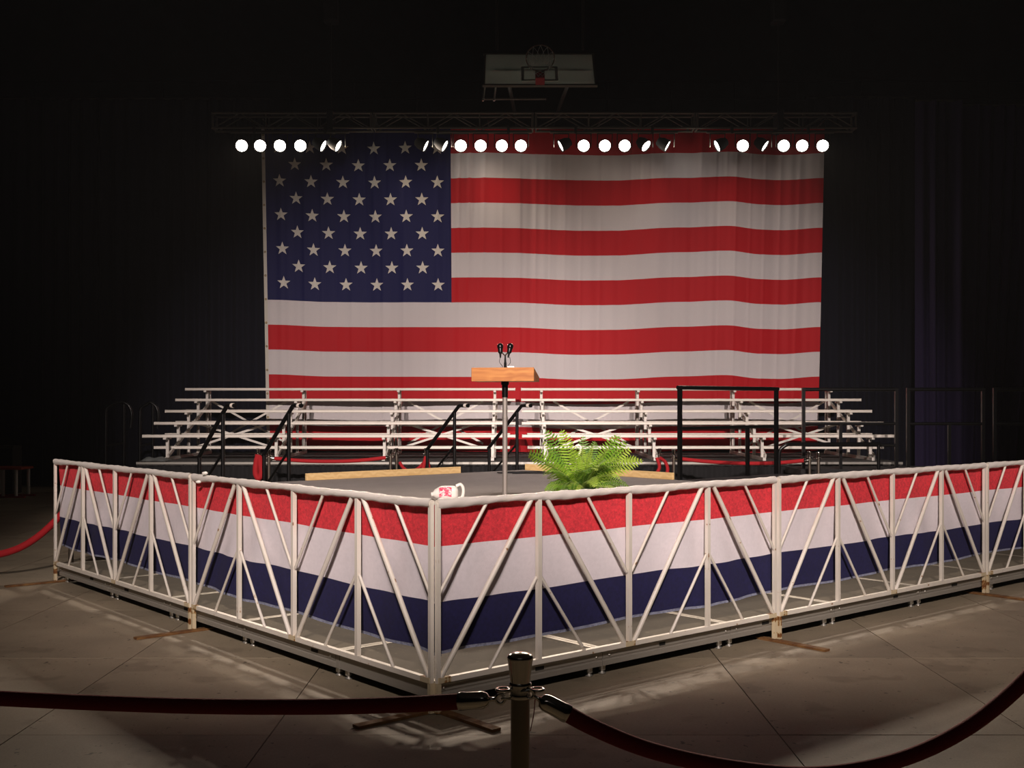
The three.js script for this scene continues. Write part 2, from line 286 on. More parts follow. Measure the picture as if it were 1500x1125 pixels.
// ---------------------------------------------------------------- lighting truss, lamp bars, lamps
{
  const TD = 20.75, x0 = (312 - 750) / FOCAL * TD, x1 = (1253 - 750) / FOCAL * TD, y0 = EYE - (190 - HORIZON) / FOCAL * TD, H = 0.27;
  const L = (x1 - x0) / 4;
  for (let i = 0; i < 4; i++) {
    const where = ['over the free lamps beyond the star field', 'over the star field edge and first stripes', 'over the middle of the stripes', 'over the far striped end of the flag'][i];
    const t = thing('truss_section', 'grey aluminium box truss section ' + where, 'truss', [x0 + i * L, y0, -TD], 0, 'overhead lighting truss');
    for (const [y, z] of [[0, H / 2], [0, -H / 2], [H, H / 2], [H, -H / 2]]) part(t, 'chord', rod(V(0.01, y, z), V(L - 0.01, y, z), 0.022, 8), M.truss);
    for (const x of [0.03, L - 0.03]) part(t, 'end_frame', [rod(V(x, 0, H / 2), V(x, H, H / 2), 0.022, 8), rod(V(x, 0, -H / 2), V(x, H, -H / 2), 0.022, 8), rod(V(x, 0, -H / 2), V(x, 0, H / 2), 0.018, 8), rod(V(x, H, -H / 2), V(x, H, H / 2), 0.018, 8)], M.truss);
    for (let k = 0; k < 6; k++) for (const z of [H / 2, -H / 2]) {
      const a = 0.05 + (L - 0.1) * k / 6, b = 0.05 + (L - 0.1) * (k + 1) / 6;
      part(t, 'lacing', rod(V(a, k % 2 ? H : 0, z), V(b, k % 2 ? 0 : H, z), 0.011, 6), M.truss);
      if (k % 2 && k < 5) part(t, 'lacing', rod(V(b, 0, z), V(b, H, z), 0.011, 6), M.truss);
    }
  }
  for (const [px, w] of [[485, 'above the star field'], [1140, 'above the striped end']]) {
    const x = (px - 750) / FOCAL * TD, t = thing('chain_hoist', 'black sling and hoist chain holding the truss ' + w, 'hoist', [x, y0, -TD], 0, 'truss hoists');
    part(t, 'sling', rbox(0.11, H + 0.12, H + 0.12, 0, H / 2, 0, 0.02), M.blackMatte);
    part(t, 'hoist_body', rbox(0.26, 0.5, 0.3, 0, 2.2, 0, 0.04), M.blackMatte);
    part(t, 'chain', rod(V(0, H + 0.05, 0), V(0, 1.96, 0), 0.014, 6), M.steelDark);
    part(t, 'chain', rod(V(0, 2.44, 0), V(0, 14.1 - y0, 0), 0.014, 6), M.steelDark);
  }
  // four bars of six lamps; side = lens turned along the flag
  const bars = [
    { px: [354, 381, 410, 440, 473, 495], side: [0, 0, 0, 0.15, 0.85, 0.8], where: 'beside and over the star field' },
    { px: [623, 651, 675, 704, 735, 763], side: [0.9, 0.8, 0.1, 0, 0, 0], where: 'where the star field meets the stripes' },
    { px: [822, 855, 886, 915, 946, 977], side: [-0.85, 0, 0.1, 0.15, 0.45, 0.75], where: 'over the middle of the stripes' },
    { px: [1051, 1088, 1120, 1148, 1175, 1205], side: [-0.88, 0, 0.6, 0.2, 0, 0.05], where: 'over the far striped end of the flag' },
  ];
  const LD = 20.6, ly = EYE - (213.5 - HORIZON) / FOCAL * LD;
  const body = join([lathe([[0.001, -0.2], [0.05, -0.2], [0.075, -0.185], [0.085, -0.15], [0.105, -0.11], [0.112, -0.02], [0.118, 0.0], [0.118, 0.02], [0.108, 0.02], [0.104, -0.01]], 20)]).rotateX(Math.PI / 2);
  const lens = lathe([[0.001, 0.016], [0.05, 0.012], [0.104, 0.0]], 20).rotateX(Math.PI / 2);
  bars.forEach((b, bi) => {
    const X = (p) => (p - 750) / FOCAL * LD, a = X(b.px[0]) - 0.2, z = X(b.px[5]) + 0.2, by = y0 - 0.085;
    const t = thing('lamp_bar', 'thin steel lamp bar clamped under the truss ' + b.where, 'bar', [a, by, -TD], 0, 'lamp bars');
    part(t, 'tube', rod(V(0, 0, 0.15), V(z - a, 0, 0.15), 0.022, 10), M.truss);
    for (const f of [0.2, 0.8]) part(t, 'clamp', rbox(0.05, 0.14, 0.06, (z - a) * f, 0.05, 0.145, 0.01), M.steelDark);
    b.px.forEach((p, k) => {
      const s = b.side[k], dir = Math.abs(s) < 0.3 ? V(-X(p) * 0.035 + s * 0.5, -0.40, 0.95) : V(s * 1.0, -0.45, 0.55 * (1 - Math.abs(s)) + 0.03);
      dir.normalize();
      const c = thing('par_lamp', (Math.abs(s) < 0.3 ? 'glaring spotlight' : 'sideways spotlight') + ', ' + ['first', 'second', 'third', 'fourth', 'fifth', 'sixth'][k] + ' from starry end on bar ' + ['over the star field', 'at the canton edge', 'over middle stripes', 'over far stripes'][bi], 'spotlight', [X(p), ly, -LD], 0, 'par spotlights on bar ' + b.where);
      const head = new THREE.Matrix4().lookAt(dir, V(0, 0, 0), V(0, 1, 0));
      const place = (g) => g.clone().applyMatrix4(head);
      part(c, 'can', place(body), M.canBlack);
      part(c, 'lens', place(lens), M.glow, 'glowing white lens');
      part(c, 'yoke', [rod(V(-0.135, -0.02, -0.02), V(-0.135, by - ly - 0.02, 0.0), 0.009, 6), rod(V(0.135, -0.02, -0.02), V(0.135, by - ly - 0.02, 0.0), 0.009, 6), rod(V(-0.14, by - ly - 0.025, 0), V(0.14, by - ly - 0.025, 0), 0.009, 6)], M.steelDark);
      const sp = new THREE.SpotLight(TUNGSTEN, PAR_CD, 0, (Math.abs(s) < 0.3 ? 17 : 50) * Math.PI / 180, 0.8, 2);
      if (Math.abs(s) >= 0.3) sp.intensity = 4;
      sp.name = 'lamp_light'; sp.castShadow = true; sp.shadow.radius = 3.5;
      sp.position.copy(dir).multiplyScalar(0.06); sp.target.position.copy(dir).multiplyScalar(5);
      sp.target.name = 'aim'; c.add(sp); c.add(sp.target);
    });
  });
}
{ // front truss behind the camera with the fixtures that light fence, stage and flag
  const [hx, hy, hz] = HOUSE, t = thing('truss_section', 'front lighting truss above and behind the audience floor', 'truss', [hx - 4, hy + 0.45, hz], 0);
  for (const [y, z] of [[0, 0.15], [0, -0.15], [0.3, 0.15], [0.3, -0.15]]) part(t, 'chord', rod(V(0, y, z), V(8, y, z), 0.025, 8), M.alu);
  for (let k = 0; k < 16; k++) for (const z of [0.15, -0.15]) part(t, 'lacing', rod(V(k * 0.5, k % 2 ? 0.3 : 0, z), V(k * 0.5 + 0.5, k % 2 ? 0 : 0.3, z), 0.012, 6), M.alu);
  for (const x of [1, 7]) part(t, 'chain', rod(V(x, 0.3, 0), V(x, 14.9 - hy - 0.45, 0), 0.015, 6), M.steelDark);
  FRONT.forEach((f, i) => {
    const c = thing('stage_lamp', 'long throw lamp on front truss aimed at the ' + ['stair side barricade', 'fern side barricade', 'barricade corner and lectern', 'star field of the flag', 'striped end of the flag'][i], 'stage light', [f.x, hy, hz], 0, i < 3 ? 'front lamps on stage' : 'front lamps on flag');
    const dir = V(...f.aim).sub(V(f.x, hy, hz)).normalize(), head = new THREE.Matrix4().lookAt(dir, V(0, 0, 0), V(0, 1, 0));
    part(c, 'housing', lathe([[0.001, -0.7], [0.14, -0.7], [0.16, -0.5], [0.13, -0.3], [0.15, 0.0], [0.16, 0.03], [0.145, 0.03], [0.14, 0]], 20).rotateX(Math.PI / 2).applyMatrix4(head), M.blackMatte);
    part(c, 'lens', lathe([[0.001, 0.02], [0.14, 0.0]], 20).rotateX(Math.PI / 2).applyMatrix4(head), M.glow);
    part(c, 'yoke', [rod(V(-0.19, 0, 0), V(-0.19, 0.4, 0), 0.012, 6), rod(V(0.19, 0, 0), V(0.19, 0.4, 0), 0.012, 6), rod(V(-0.19, 0.4, 0), V(0.19, 0.4, 0), 0.012, 6)], M.steelDark);
    const sp = new THREE.SpotLight(WARM, f.cd, 0, f.cone * Math.PI / 180, f.soft, 2);
    sp.name = 'lamp_light'; sp.castShadow = true; sp.shadow.radius = 6; sp.position.copy(dir).multiplyScalar(0.08); sp.target.position.copy(dir).multiplyScalar(5); sp.target.name = 'aim';
    c.add(sp); c.add(sp.target);
  });
}

// ---------------------------------------------------------------- stage frame: a runs along one barricade, b along the other, from their corner
const CX = -0.398, CD = 5.763, AL = 0.7034;
const uL = [-Math.sin(AL), Math.cos(AL)], uR = [Math.cos(AL), Math.sin(AL)];
const AB = (a, b, y = 0) => V(CX + uL[0] * a + uR[0] * b, y, -(CD + uL[1] * a + uR[1] * b));
const TURN_B = Math.PI / 2 - (Math.PI / 2 - AL);                // local +x along b, +z away from the stage
const TURN_A = TURN_B - Math.PI / 2;                            // local -x along a, +z away from the stage
const PL = 2.858, TOP = 1.08, BOT = 0.172;

function barricade(label, origin, turn, feet) {
  const t = thing('barricade_panel', label, 'barricade', [origin.x, 0, origin.z], turn, 'white barricade panels');
  const y0 = BOT, y1 = TOP, q = PL / 4, e = 0.02;
  part(t, 'top_rail', rod(V(e, y1, 0), V(PL - e, y1, 0), 0.018, 12), M.paint);
  part(t, 'rail_wrap', [0, 1].map((k) => {                        // taped white cover over the rail
    const a = e + k * (PL / 2 - e), n = 44;
    return sheet(n, 10, (u, v) => {
      const x = a + (PL / 2 - e) * u, an = v * 6.2832, lump = 0.0205 + 0.0018 * Math.sin(x * 9 + k) + 0.0016 * Math.sin(x * 43 + an * 2), drop = Math.max(0, -Math.cos(an)) * 0.010 * (0.5 + 0.5 * Math.sin(x * 7.3 + 1 + k));
      return V(x, y1 + Math.cos(an) * lump - drop, Math.sin(an) * lump);
    }, (u, v) => [u, v]);
  }), M.wrap, 'wrinkled white wrap on the top rail');
  part(t, 'bottom_rail', bar(V(e, y0, 0), V(PL - e, y0, 0), 0.028, 0.028), M.paint);
  for (let i = 0; i <= 4; i++) {
    const x = i === 0 ? 0.025 : i === 4 ? PL - 0.025 : i * q, end = i === 0 || i === 4;
    part(t, 'post', bar(V(x, end ? 0.16 : y0, 0), V(x, y1, 0), end ? 0.022 : 0.026, end ? 0.022 : 0.026), M.paint);
    if (end) part(t, 'post_base', bar(V(x, 0.006, 0), V(x, 0.16, 0), 0.026, 0.026), M.worn, 'yellowed rusty lower end of the post');
  }
  const X = (i) => i * q;
  for (const [a, b] of [[1, 0], [1, 2], [3, 2], [3, 4]]) part(t, 'brace', rod(V(X(a) + (b - a) * 0.045, y1, 0), V(X(b) + (a - b) * 0.035, y0, 0), 0.0145, 10), M.paint);
  const my = y0 + (y1 - y0) * 0.5;
  for (const [i, s] of [[0, 1], [2, -1], [2, 1], [4, -1]]) part(t, 'short_brace', rod(V(X(i) + s * 0.02, my - 0.03, 0), V(X(i) + s * q * 0.5, y1, 0), 0.0095, 8), M.paint);
  for (const [i, s] of [[1, -1], [1, 1], [3, -1], [3, 1]]) part(t, 'short_brace', rod(V(X(i) + s * 0.015, my + 0.01, 0), V(X(i) + s * q * 0.5, y0, 0), 0.0095, 8), M.paint);
  for (const i of [0, 2, 4]) part(t, 'rusty_weld', rbox(0.085, 0.031, 0.031, Math.min(PL - 0.06, Math.max(0.06, X(i))), y0, 0, 0.004), M.worn, 'rusty weld at the brace foot');
  for (const x of feet) part(t, 'foot_plate', bar(V(x, 0.008, -0.32), V(x, 0.008, 0.43), 0.055, 0.014, V(0, 1, 0)), M.rust, 'rusty flat foot plate');
  return t;
}
barricade('white braced barricade panel at the corner, below the green fern', AB(0, 0), TURN_B, [0.06, PL - 0.05]);
barricade('second white barricade panel from the corner, before the black guard rails', AB(0, PL), TURN_B, [PL - 0.05]);
barricade('third white barricade panel from the corner on the guard rail side', AB(0, 2 * PL), TURN_B, [PL - 0.05]);
barricade('white braced barricade panel at the corner, below the handrailed stairs', AB(PL, 0), TURN_A, [0.05, PL - 0.06]);
barricade('white barricade end panel with free end post beside the red rope', AB(2 * PL, 0), TURN_A, [0.04]);

function bunting(label, origin, turn, len, dir) {
  const t = thing('bunting', label, 'bunting', [origin.x, 0, origin.z], turn);
  const f = (x, y) => {
    const k = (TOP - y) / 0.8, sx = Math.abs(x);
    return -0.034 - k * 0.014 * (1 + Math.sin(sx * 2.1 + 0.4)) - 0.007 * (1 + Math.sin(sx * 7.4 + y * 3)) * k - 0.009 * (1 + Math.sin(sx * 13 + y * 9 + 2 * Math.sin(sx * 2.7))) * Math.min(1, k * 2);
  };
  const rise = (x) => 0.03 * Math.min(1, Math.abs(x) / 5) + 0.007 * Math.sin(Math.abs(x) * 4.4 + 1) - 0.012 * Math.exp(-Math.abs(x) * 3);
  const band = (name, yt, yb, mat, off = 0, lbl) => part(t, name, sheet(Math.round(len * 34), 8, (u, v) => { const x = dir * (0.035 + (len - 0.04) * u), y = (yt + (yb - yt) * v) + rise(x) * (TOP - (yt + (yb - yt) * v)) / 0.8; return V(x, y, f(x, y) + off); }, (u, v) => [u * len, yt + (yb - yt) * v]), mat, lbl);
  band('red_band', 1.072, 0.851, M.buntRed); band('white_band', 0.851, 0.558, M.buntWhite); band('blue_band', 0.558, 0.302, M.buntBlue); band('hem', 0.304, 0.288, M.hem, 0.002, 'frayed pale blue lower edge');
}
bunting('red white and blue bunting on the fern side of the barricade', AB(0, 0), TURN_B, 3 * PL, 1);
bunting('red white and blue bunting on the stair side of the barricade', AB(0, 0), TURN_A, 2 * PL, -1);
for (const [a, y] of [[2.62, TOP + 0.035], [2.72, TOP - 0.03]]) { const p = AB(a, -0.012, y); single('tape_knot', new THREE.SphereGeometry(0.014, 10, 8).scale(1.5, 0.8, 1).translate(p.x, p.y, p.z + 0.012), M.whitePlastic, 'tiny white knot of tape ' + (y > TOP ? 'on top of' : 'just under') + ' the stair side barricade rail', 'tape', 'tape knots on the rail'); }

// low decks behind the barricade
const DW = 1.17;
const channel = (() => {                                        // aluminium edge beam profile with two grooves, extruded later
  const s = new THREE.Shape(); const H = 0.1, D = 0.035;
  s.moveTo(0, 0); s.lineTo(0.004, 0); s.lineTo(0.004, 0.028); s.lineTo(-0.002, 0.032); s.lineTo(-0.002, 0.04); s.lineTo(0.004, 0.044); s.lineTo(0.004, 0.074); s.lineTo(-0.001, 0.077); s.lineTo(-0.001, 0.081); s.lineTo(0.004, 0.084); s.lineTo(0.004, H); s.lineTo(-D, H); s.lineTo(-D, 0); s.lineTo(0, 0);
  return s;
})();
function lowDeck(a0, a1, b0, b1, turn, label) {
  const c = AB((a0 + a1) / 2, (b0 + b1) / 2), along = turn === TURN_B ? b1 - b0 : a1 - a0, deep = turn === TURN_B ? a1 - a0 : b1 - b0;
  const t = thing('low_deck', label, 'stage deck', [c.x, 0, c.z], turn, 'low decks along the barricade');
  const w = along - 0.006, y = 0.062, g = new THREE.ExtrudeGeometry(channel, { depth: w, bevelEnabled: false });
  const beam = boxUV(g.clone().rotateY(Math.PI / 2).translate(-w / 2, 0, 0));      // profile x -> -z, extrusion -> +x
  part(t, 'front_beam', boxUV(g.clone().rotateY(-Math.PI / 2).translate(w / 2, y, deep / 2 - 0.005)), M.alu);
  const stX = rr(-0.35, 0.35); part(t, 'sticker', box(rr(0.05, 0.09), 0.02, 0.003, stX, y + 0.06, deep / 2 - 0.0005), M.dark, 'worn dark sticker');
  part(t, 'back_beam', box(w, 0.1, 0.035, 0, y + 0.05, -deep / 2 + 0.02), M.alu);
  for (const s of [-1, 1]) part(t, 'side_beam', box(0.03, 0.1, deep - 0.09, s * (w / 2 - 0.015), y + 0.05, 0), M.alu);
  part(t, 'deck_panel', box(w - 0.064, 0.03, deep - 0.08, 0, y + 0.083, -0.001), M.deckTop);
  for (const sx of [-1, 1]) for (const sz of [-1, 1]) {
    const x = sx * (w / 2 - 0.05), z = sz * (deep / 2 - 0.06);
    const ft = part(t, 'foot', rod(V(x, 0.022, z), V(x, y + 0.01, z), 0.021, 10), M.aluBright);
    part(ft, 'screw_pad', lathe([[0.001, 0], [0.022, 0], [0.024, 0.006], [0.012, 0.014], [0.010, 0.03]], 12).translate(x, 0, z), M.aluBright);
    if (sz > 0) part(t, 'bolt', new THREE.SphereGeometry(0.008, 8, 6).translate(x, y + 0.058, deep / 2 + 0.001), M.aluBright);
  }
}
const NTH = ['first', 'second', 'third', 'fourth', 'fifth', 'sixth'];
lowDeck(0.03, 1.0, 0.03, 1.24, TURN_B, 'grey low aluminium deck section in the corner of the barricade');
for (let i = 0; i < 6; i++) lowDeck(0.03, 1.2, 1.24 + DW * i, 1.24 + DW * (i + 1), TURN_B, NTH[i] + ' grey low deck section past the corner deck on the fern side');
for (let i = 0; i < 4; i++) lowDeck(1.0 + DW * i, 1.0 + DW * (i + 1), 0.03, 1.2, TURN_A, NTH[i] + ' grey low deck section past the corner deck on the stair side');

// ---------------------------------------------------------------- main stage
const HS = 0.65, A0 = 1.32, A1 = 7.66, B0 = 1.27, B1 = 7.26;
{
  const c = AB((A0 + A1) / 2, (B0 + B1) / 2), w = B1 - B0, d = A1 - A0;
  const t = thing('stage', 'square stage with grey carpet turned corner on behind the barricade', 'stage', [c.x, 0, c.z], TURN_B);
  part(t, 'carpet', rbox(w, 0.02, d, 0, HS - 0.01, 0, 0.004), M.carpet);
  part(t, 'deck', box(w - 0.01, 0.12, d - 0.01, 0, HS - 0.08, 0), M.blackMatte);
  for (const [sx, sz] of [[0, 1], [0, -1], [1, 0], [-1, 0]]) part(t, 'skirt', sheet(160, 4, (u, v) => {
    const along = (u - 0.5) * (sx ? d : w), off = 0.012 * Math.sin(u * 230) - 0.02, y = (HS - 0.03) * (1 - v) + 0.004;
    return sx ? V(sx * (w / 2 + off), y, along) : V(along, y, sz * (d / 2 + off));
  }), M.skirt);
  const tape = (p, q) => bar(p, q, 0.09, 0.04);
}
function kickboard(a, b, a2, b2, label) {
  const p = AB(a, b, HS + 0.045), q = AB(a2, b2, HS + 0.045), m = p.clone().add(q).multiplyScalar(0.5), L = p.distanceTo(q);
  const o = single('kick_board', rbox(L, 0.088, 0.04, 0, 0, 0, 0.005), M.pine, label, 'board', 'kick boards');
  o.position.copy(m); o.rotation.y = Math.atan2(-(q.z - p.z), q.x - p.x);
}
kickboard(A1 - 0.03, 3.66, A1 - 0.03, 6.06, 'pale pine kick board on stage edge between the two stair openings');
kickboard(A1 - 0.06, B1 - 0.03, 4.8, B1 - 0.03, 'pale pine kick board on stage edge behind the fern');

// stairs with black handrails on the rear stage edge
function stairs(b0, b1, label) {
  const c = AB(A1, (b0 + b1) / 2), w = b1 - b0;
  const t = thing('stage_stairs', label, 'stairs', [c.x, 0, c.z], TURN_B, 'stage stairs');   // local -z leads away from the stage
  for (let i = 0; i < 3; i++) part(t, 'tread', rbox(w - 0.12, 0.04, 0.27, 0, 0.49 - i * 0.16, -0.15 - i * 0.26, 0.008), M.blackMatte);
  for (const s of [-1, 1]) {
    const x = s * (w / 2 - 0.03);
    part(t, 'stringer', bar(V(x, 0.60, -0.02), V(x, 0.06, -0.86), 0.04, 0.12), M.blackMatte);
    const hr = part(t, 'handrail', pipe([V(x, 0.93, -0.82), V(x, 0.95, -0.80), V(x, 1.545, -0.09), V(x, 1.572, -0.05), V(x, 1.575, 0.0), V(x, 1.575, 0.07)], 0.026, 40, 10, 0.25), M.blackPipe);
    part(hr, 'grip_tape', rod(V(x, 1.575, 0.07), V(x, 1.575, 0.125), 0.029, 12), M.grip, 'white taped end of the handrail');
    part(hr, 'end_cap', rod(V(x, 1.575, 0.125), V(x, 1.575, 0.15), 0.027, 12), M.blackPipe);
    part(t, 'handrail_post', rod(V(x, 0.02, -0.80), V(x, 0.95, -0.80), 0.024, 10), M.blackPipe);
    part(t, 'handrail_post', rod(V(x, 0.1, -0.16), V(x, 1.48, -0.16), 0.024, 10), M.blackPipe);
    part(t, 'lower_rail', rod(V(x, 0.52, -0.80), V(x, 1.02, -0.16), 0.016, 8), M.blackPipe);
  }
}
stairs(6.08, B1 + 0.02, 'black railed stage stairs beside the lectern pole at the rear corner');
stairs(2.62, 3.56, 'black railed stage stairs at the far end of the pine kick board');

// ---------------------------------------------------------------- back riser with skirt, bleachers
const RD = 17.5, RH = 0.70;
{
  const x0 = -5.82, x1 = 6.05, dep = 3.5, t = thing('back_riser', 'long low riser with grey deck and black skirt under the bleachers', 'stage', [x0, 0, -RD]);
  const n = 5, w = (x1 - x0) / n;
  for (let i = 0; i < n; i++) for (let k = 0; k < 2; k++) {
    part(t, 'deck_section', box(w - 0.012, 0.05, dep / 2 - 0.012, w * (i + 0.5), RH - 0.027, -dep / 2 * (k + 0.5)), M.riserTop);
    if (!k) part(t, 'edge_strip', box(w - 0.02, 0.035, 0.02, w * (i + 0.5), RH - 0.016, 0.008), M.aluBright, 'bright metal edge of the riser');
  }
  part(t, 'skirt', sheet(620, 6, (u, v) => V(u * (x1 - x0), (RH - 0.04) * (1 - v) + 0.005, -0.03 + 0.022 * Math.sin(u * 520 + 1.5 * Math.sin(u * 37)) + 0.012 * Math.sin(u * 211) + v * 0.03)), M.skirt, 'pleated black skirt');
  part(t, 'side_skirt', [sheet(120, 3, (u, v) => V(0.02 + 0.015 * Math.sin(u * 150), (RH - 0.06) * (1 - v) + 0.005, -u * dep)), sheet(120, 3, (u, v) => V(x1 - x0 - 0.02 + 0.015 * Math.sin(u * 150), (RH - 0.06) * (1 - v) + 0.005, -u * dep))], M.skirt);
  for (let i = 0; i <= n; i++) for (const z of [-0.15, -dep + 0.15]) part(t, 'leg', rod(V(Math.min(Math.max(w * i, 0.12), x1 - x0 - 0.12), 0, z), V(Math.min(Math.max(w * i, 0.12), x1 - x0 - 0.12), RH - 0.05, z), 0.025, 8), M.steelDark);
}
{ // dark sheet left folded on the outer front corner of the riser
  const c = at(228, 0, 17.72), t = thing('folded_tarp', 'crumpled grey tarp folded on the riser end past the bleacher', 'tarp', [c.x, RH, c.z]);
  part(t, 'sheet', sheet(30, 16, (u, v) => V((u - 0.5) * 0.4, 0.012 + Math.pow(Math.sin(Math.PI * u) * Math.sin(Math.PI * v), 0.4) * (0.045 + 0.03 * Math.sin(u * 11 + v * 5) * Math.sin(v * 9)), (v - 0.5) * 0.36)), S({ color: 0x5d605f, roughness: 0.6, side: THREE.DoubleSide }));
}
function bleacher(x0, label) {
  const L = 5.92, t = thing('bleacher', label, 'bleachers', [x0, RH, -18.1], 0, 'aluminium bleachers on the riser');
  const seatY = (i) => 0.41 + 0.195 * i, seatZ = (i) => -0.59 * i, frames = [0.36, 2.1, 3.83, 5.56];
  for (let i = 0; i < 5; i++) {
    const s = part(t, 'seat', rbox(L, 0.046, 0.25, L / 2, seatY(i) - 0.023, seatZ(i), 0.01), M.seat);
    for (const x of [0, L]) part(s, 'end_cap', rbox(0.02, 0.05, 0.254, x, seatY(i) - 0.023, seatZ(i), 0.006), M.seat);
  }
  for (let i = 1; i < 5; i++) part(t, 'footboard', rbox(L - 0.16, 0.046, 0.25, L / 2, seatY(i) - 0.41 + 0.0, seatZ(i) + 0.3, 0.01), M.seat);
  for (const x of frames) {
    part(t, 'base_rail', box(0.05, 0.05, 2.75, x, 0.026, -1.2), M.galv);
    for (let i = 0; i < 5; i++) {
      part(t, 'upright', box(0.045, seatY(i) - 0.046 - 0.05, 0.045, x, (seatY(i) - 0.046 + 0.05) / 2, seatZ(i)), M.galv);
      part(t, 'seat_bracket', box(0.045, 0.03, 0.3, x, seatY(i) - 0.06, seatZ(i) + 0.02), M.galv);
    }
    part(t, 'frame_rail', bar(V(x + 0.035, 0.07, 0.1), V(x + 0.035, 0.95, -2.45), 0.03, 0.05), M.galv);
    part(t, 'back_post', box(0.045, 1.15, 0.045, x, 0.6, -2.52), M.galv);
  }
  for (const [i, j] of [[0, 1], [2, 3]]) for (const [z, y0, y1] of [[-0.75, 0.17, 0.60], [-1.9, 0.2, 0.95]]) {
    const a = frames[i] + 0.2, b = frames[j] - 0.2;
    part(t, 'cross_brace', bar(V(a, y0, z), V(b, y1, z), 0.035, 0.008, V(0, 0, 1)), M.galv); part(t, 'cross_brace', bar(V(a, y1, z - 0.012), V(b, y0, z - 0.012), 0.035, 0.008, V(0, 0, 1)), M.galv);
  }
}
bleacher(-5.87, 'five row aluminium bleacher under the star field of the flag');
bleacher(0.17, 'five row aluminium bleacher under the striped end, behind the fern');

// ---------------------------------------------------------------- black guard rails and walkway at the rear of the stage
function guard(label, p, q, h, posts, mids = [0.57], extra) {
  const t = thing('guard_rail', label, 'railing', [p.x, p.y, p.z], Math.atan2(-(q.z - p.z), q.x - p.x), 'black guard rails'), L = Math.hypot(q.x - p.x, q.z - p.z);
  part(t, 'top_rail', rod(V(-0.02, h, 0), V(L + 0.02, h, 0), 0.026, 10), M.blackPipe);
  for (const m of mids) part(t, 'mid_rail', rod(V(0, h * m, 0), V(L, h * m, 0), 0.022, 10), M.blackPipe);
  for (const f of posts) part(t, 'post', bar(V(L * f, 0, 0), V(L * f, h + 0.02, 0), 0.045, 0.045), M.blackPipe);
  if (extra) extra(t, L);
}
const G0 = AB(4.72, B1 - 0.02, HS), G1 = AB(4.72, B1 + 1.98, HS);
const halfPost = (f, h) => (t, L) => part(t, 'half_post', bar(V(L * f, 0, 0), V(L * f, h * 0.57, 0), 0.04, 0.04), M.blackPipe);
guard('black guard rail from the stage edge along the walkway', G0, G1, 1.15, [0.01, 0.99], [0.56], halfPost(0.68, 1.15));
{
  const c = AB(4.13, B1 + 1.02), t = thing('walkway', 'black walkway deck leading off the rear stage edge', 'walkway', [c.x, 0, c.z], TURN_B);
  part(t, 'deck', rbox(1.98, 0.09, 1.2, 0, HS - 0.045, 0, 0.008), M.blackMatte);
  for (const sx of [-0.9, 0, 0.9]) for (const sz of [-0.52, 0.52]) part(t, 'leg', rod(V(sx, 0, sz), V(sx, HS - 0.09, sz), 0.024, 8), M.blackPipe);
  part(t, 'fascia', box(1.9, 0.3, 0.02, 0, HS - 0.24, 0.585), M.blackMatte);
}
const SD = 16.45, sx = (p, d = SD) => (p - 750) / FOCAL * d;
{
  const x0 = sx(1176) - 0.05, t = thing('side_platform', 'black side platform beyond the walkway under the guard rails', 'stage', [x0, 0, -SD + 0.1]);
  part(t, 'deck', rbox(4.9, 0.1, 0.95, 2.45, HS - 0.05, -0.5, 0.008), M.blackMatte);
  part(t, 'skirt', sheet(220, 4, (u, v) => V(u * 4.9, (HS - 0.11) * (1 - v) + 0.004, -0.04 + 0.015 * Math.sin(u * 260))), M.skirt);
  for (const x of [0.1, 1.6, 3.2, 4.8]) part(t, 'leg', rod(V(x, 0, -0.85), V(x, HS - 0.1, -0.85), 0.024, 8), M.blackPipe);
}
const sp = (p) => V(sx(p), HS, -SD);
guard('black guard rail panel on side platform in front of the bleacher end', sp(1177), sp(1313), 1.16, [0.0, 1], [0.57, 0.3], halfPost(0.4, 1.16));
guard('black guard rail panel on side platform in front of purple drape', sp(1330), sp(1440), 1.16, [0, 1], [0.57], halfPost(0.55, 1.16));
guard('black guard rail panel at the outer end of the side platform', sp(1457), sp(1560), 1.16, [0, 1], [0.57], halfPost(0.5, 1.16));
{ // bent pipe handrail beside the walkway
  const a = at(1141, 690, 15.9), b = at(1290, 650, 16.15);
  const t = thing('bent_handrail', 'low bent black pipe rail between walkway and side platform', 'railing', [a.x, 0, a.z]);
  const X = b.x - a.x, Z = b.z - a.z;
  part(t, 'pipe', pipe([V(0, 0.02, 0), V(0, 0.86, 0), V(0.02, 0.96, 0), V(0.1, 1.02, 0), V(0.2, 1.03, Z * 0.1), V(X, 1.03, Z)], 0.026, 60, 10, 0.2), M.blackPipe);
  part(t, 'post', rod(V(X - 0.03, 0.02, Z), V(X - 0.03, 1.03, Z), 0.024), M.blackPipe);
}
for (const [p, w, l] of [[155, 38, 'farther from the bleachers'], [205, 27, 'nearer to the bleacher end']]) {
  const D = 19, a = at(p, 605, D), W = w / FOCAL * D, t = thing('hoop_rail', 'black hoop topped stair rail in the dark, ' + l, 'railing', [a.x, 0, a.z]);
  part(t, 'hoop', pipe([V(0, 0.02, 0), V(0, 1.4, 0), V(0.03, 1.54, 0), V(0.12, 1.6, 0), V(W - 0.14, 1.63, 0), V(W - 0.04, 1.56, 0), V(W, 1.42, 0), V(W - 0.02, 1.2, 0)], 0.026, 80, 10, 0.3), M.blackPipe);
  part(t, 'post', rod(V(W * 0.7, 0.02, 0), V(W * 0.7, 1.6, 0), 0.022), M.blackPipe);
  part(t, 'mid_rail', rod(V(0, 0.9, 0), V(W * 0.7, 0.95, 0), 0.02), M.blackPipe);
}

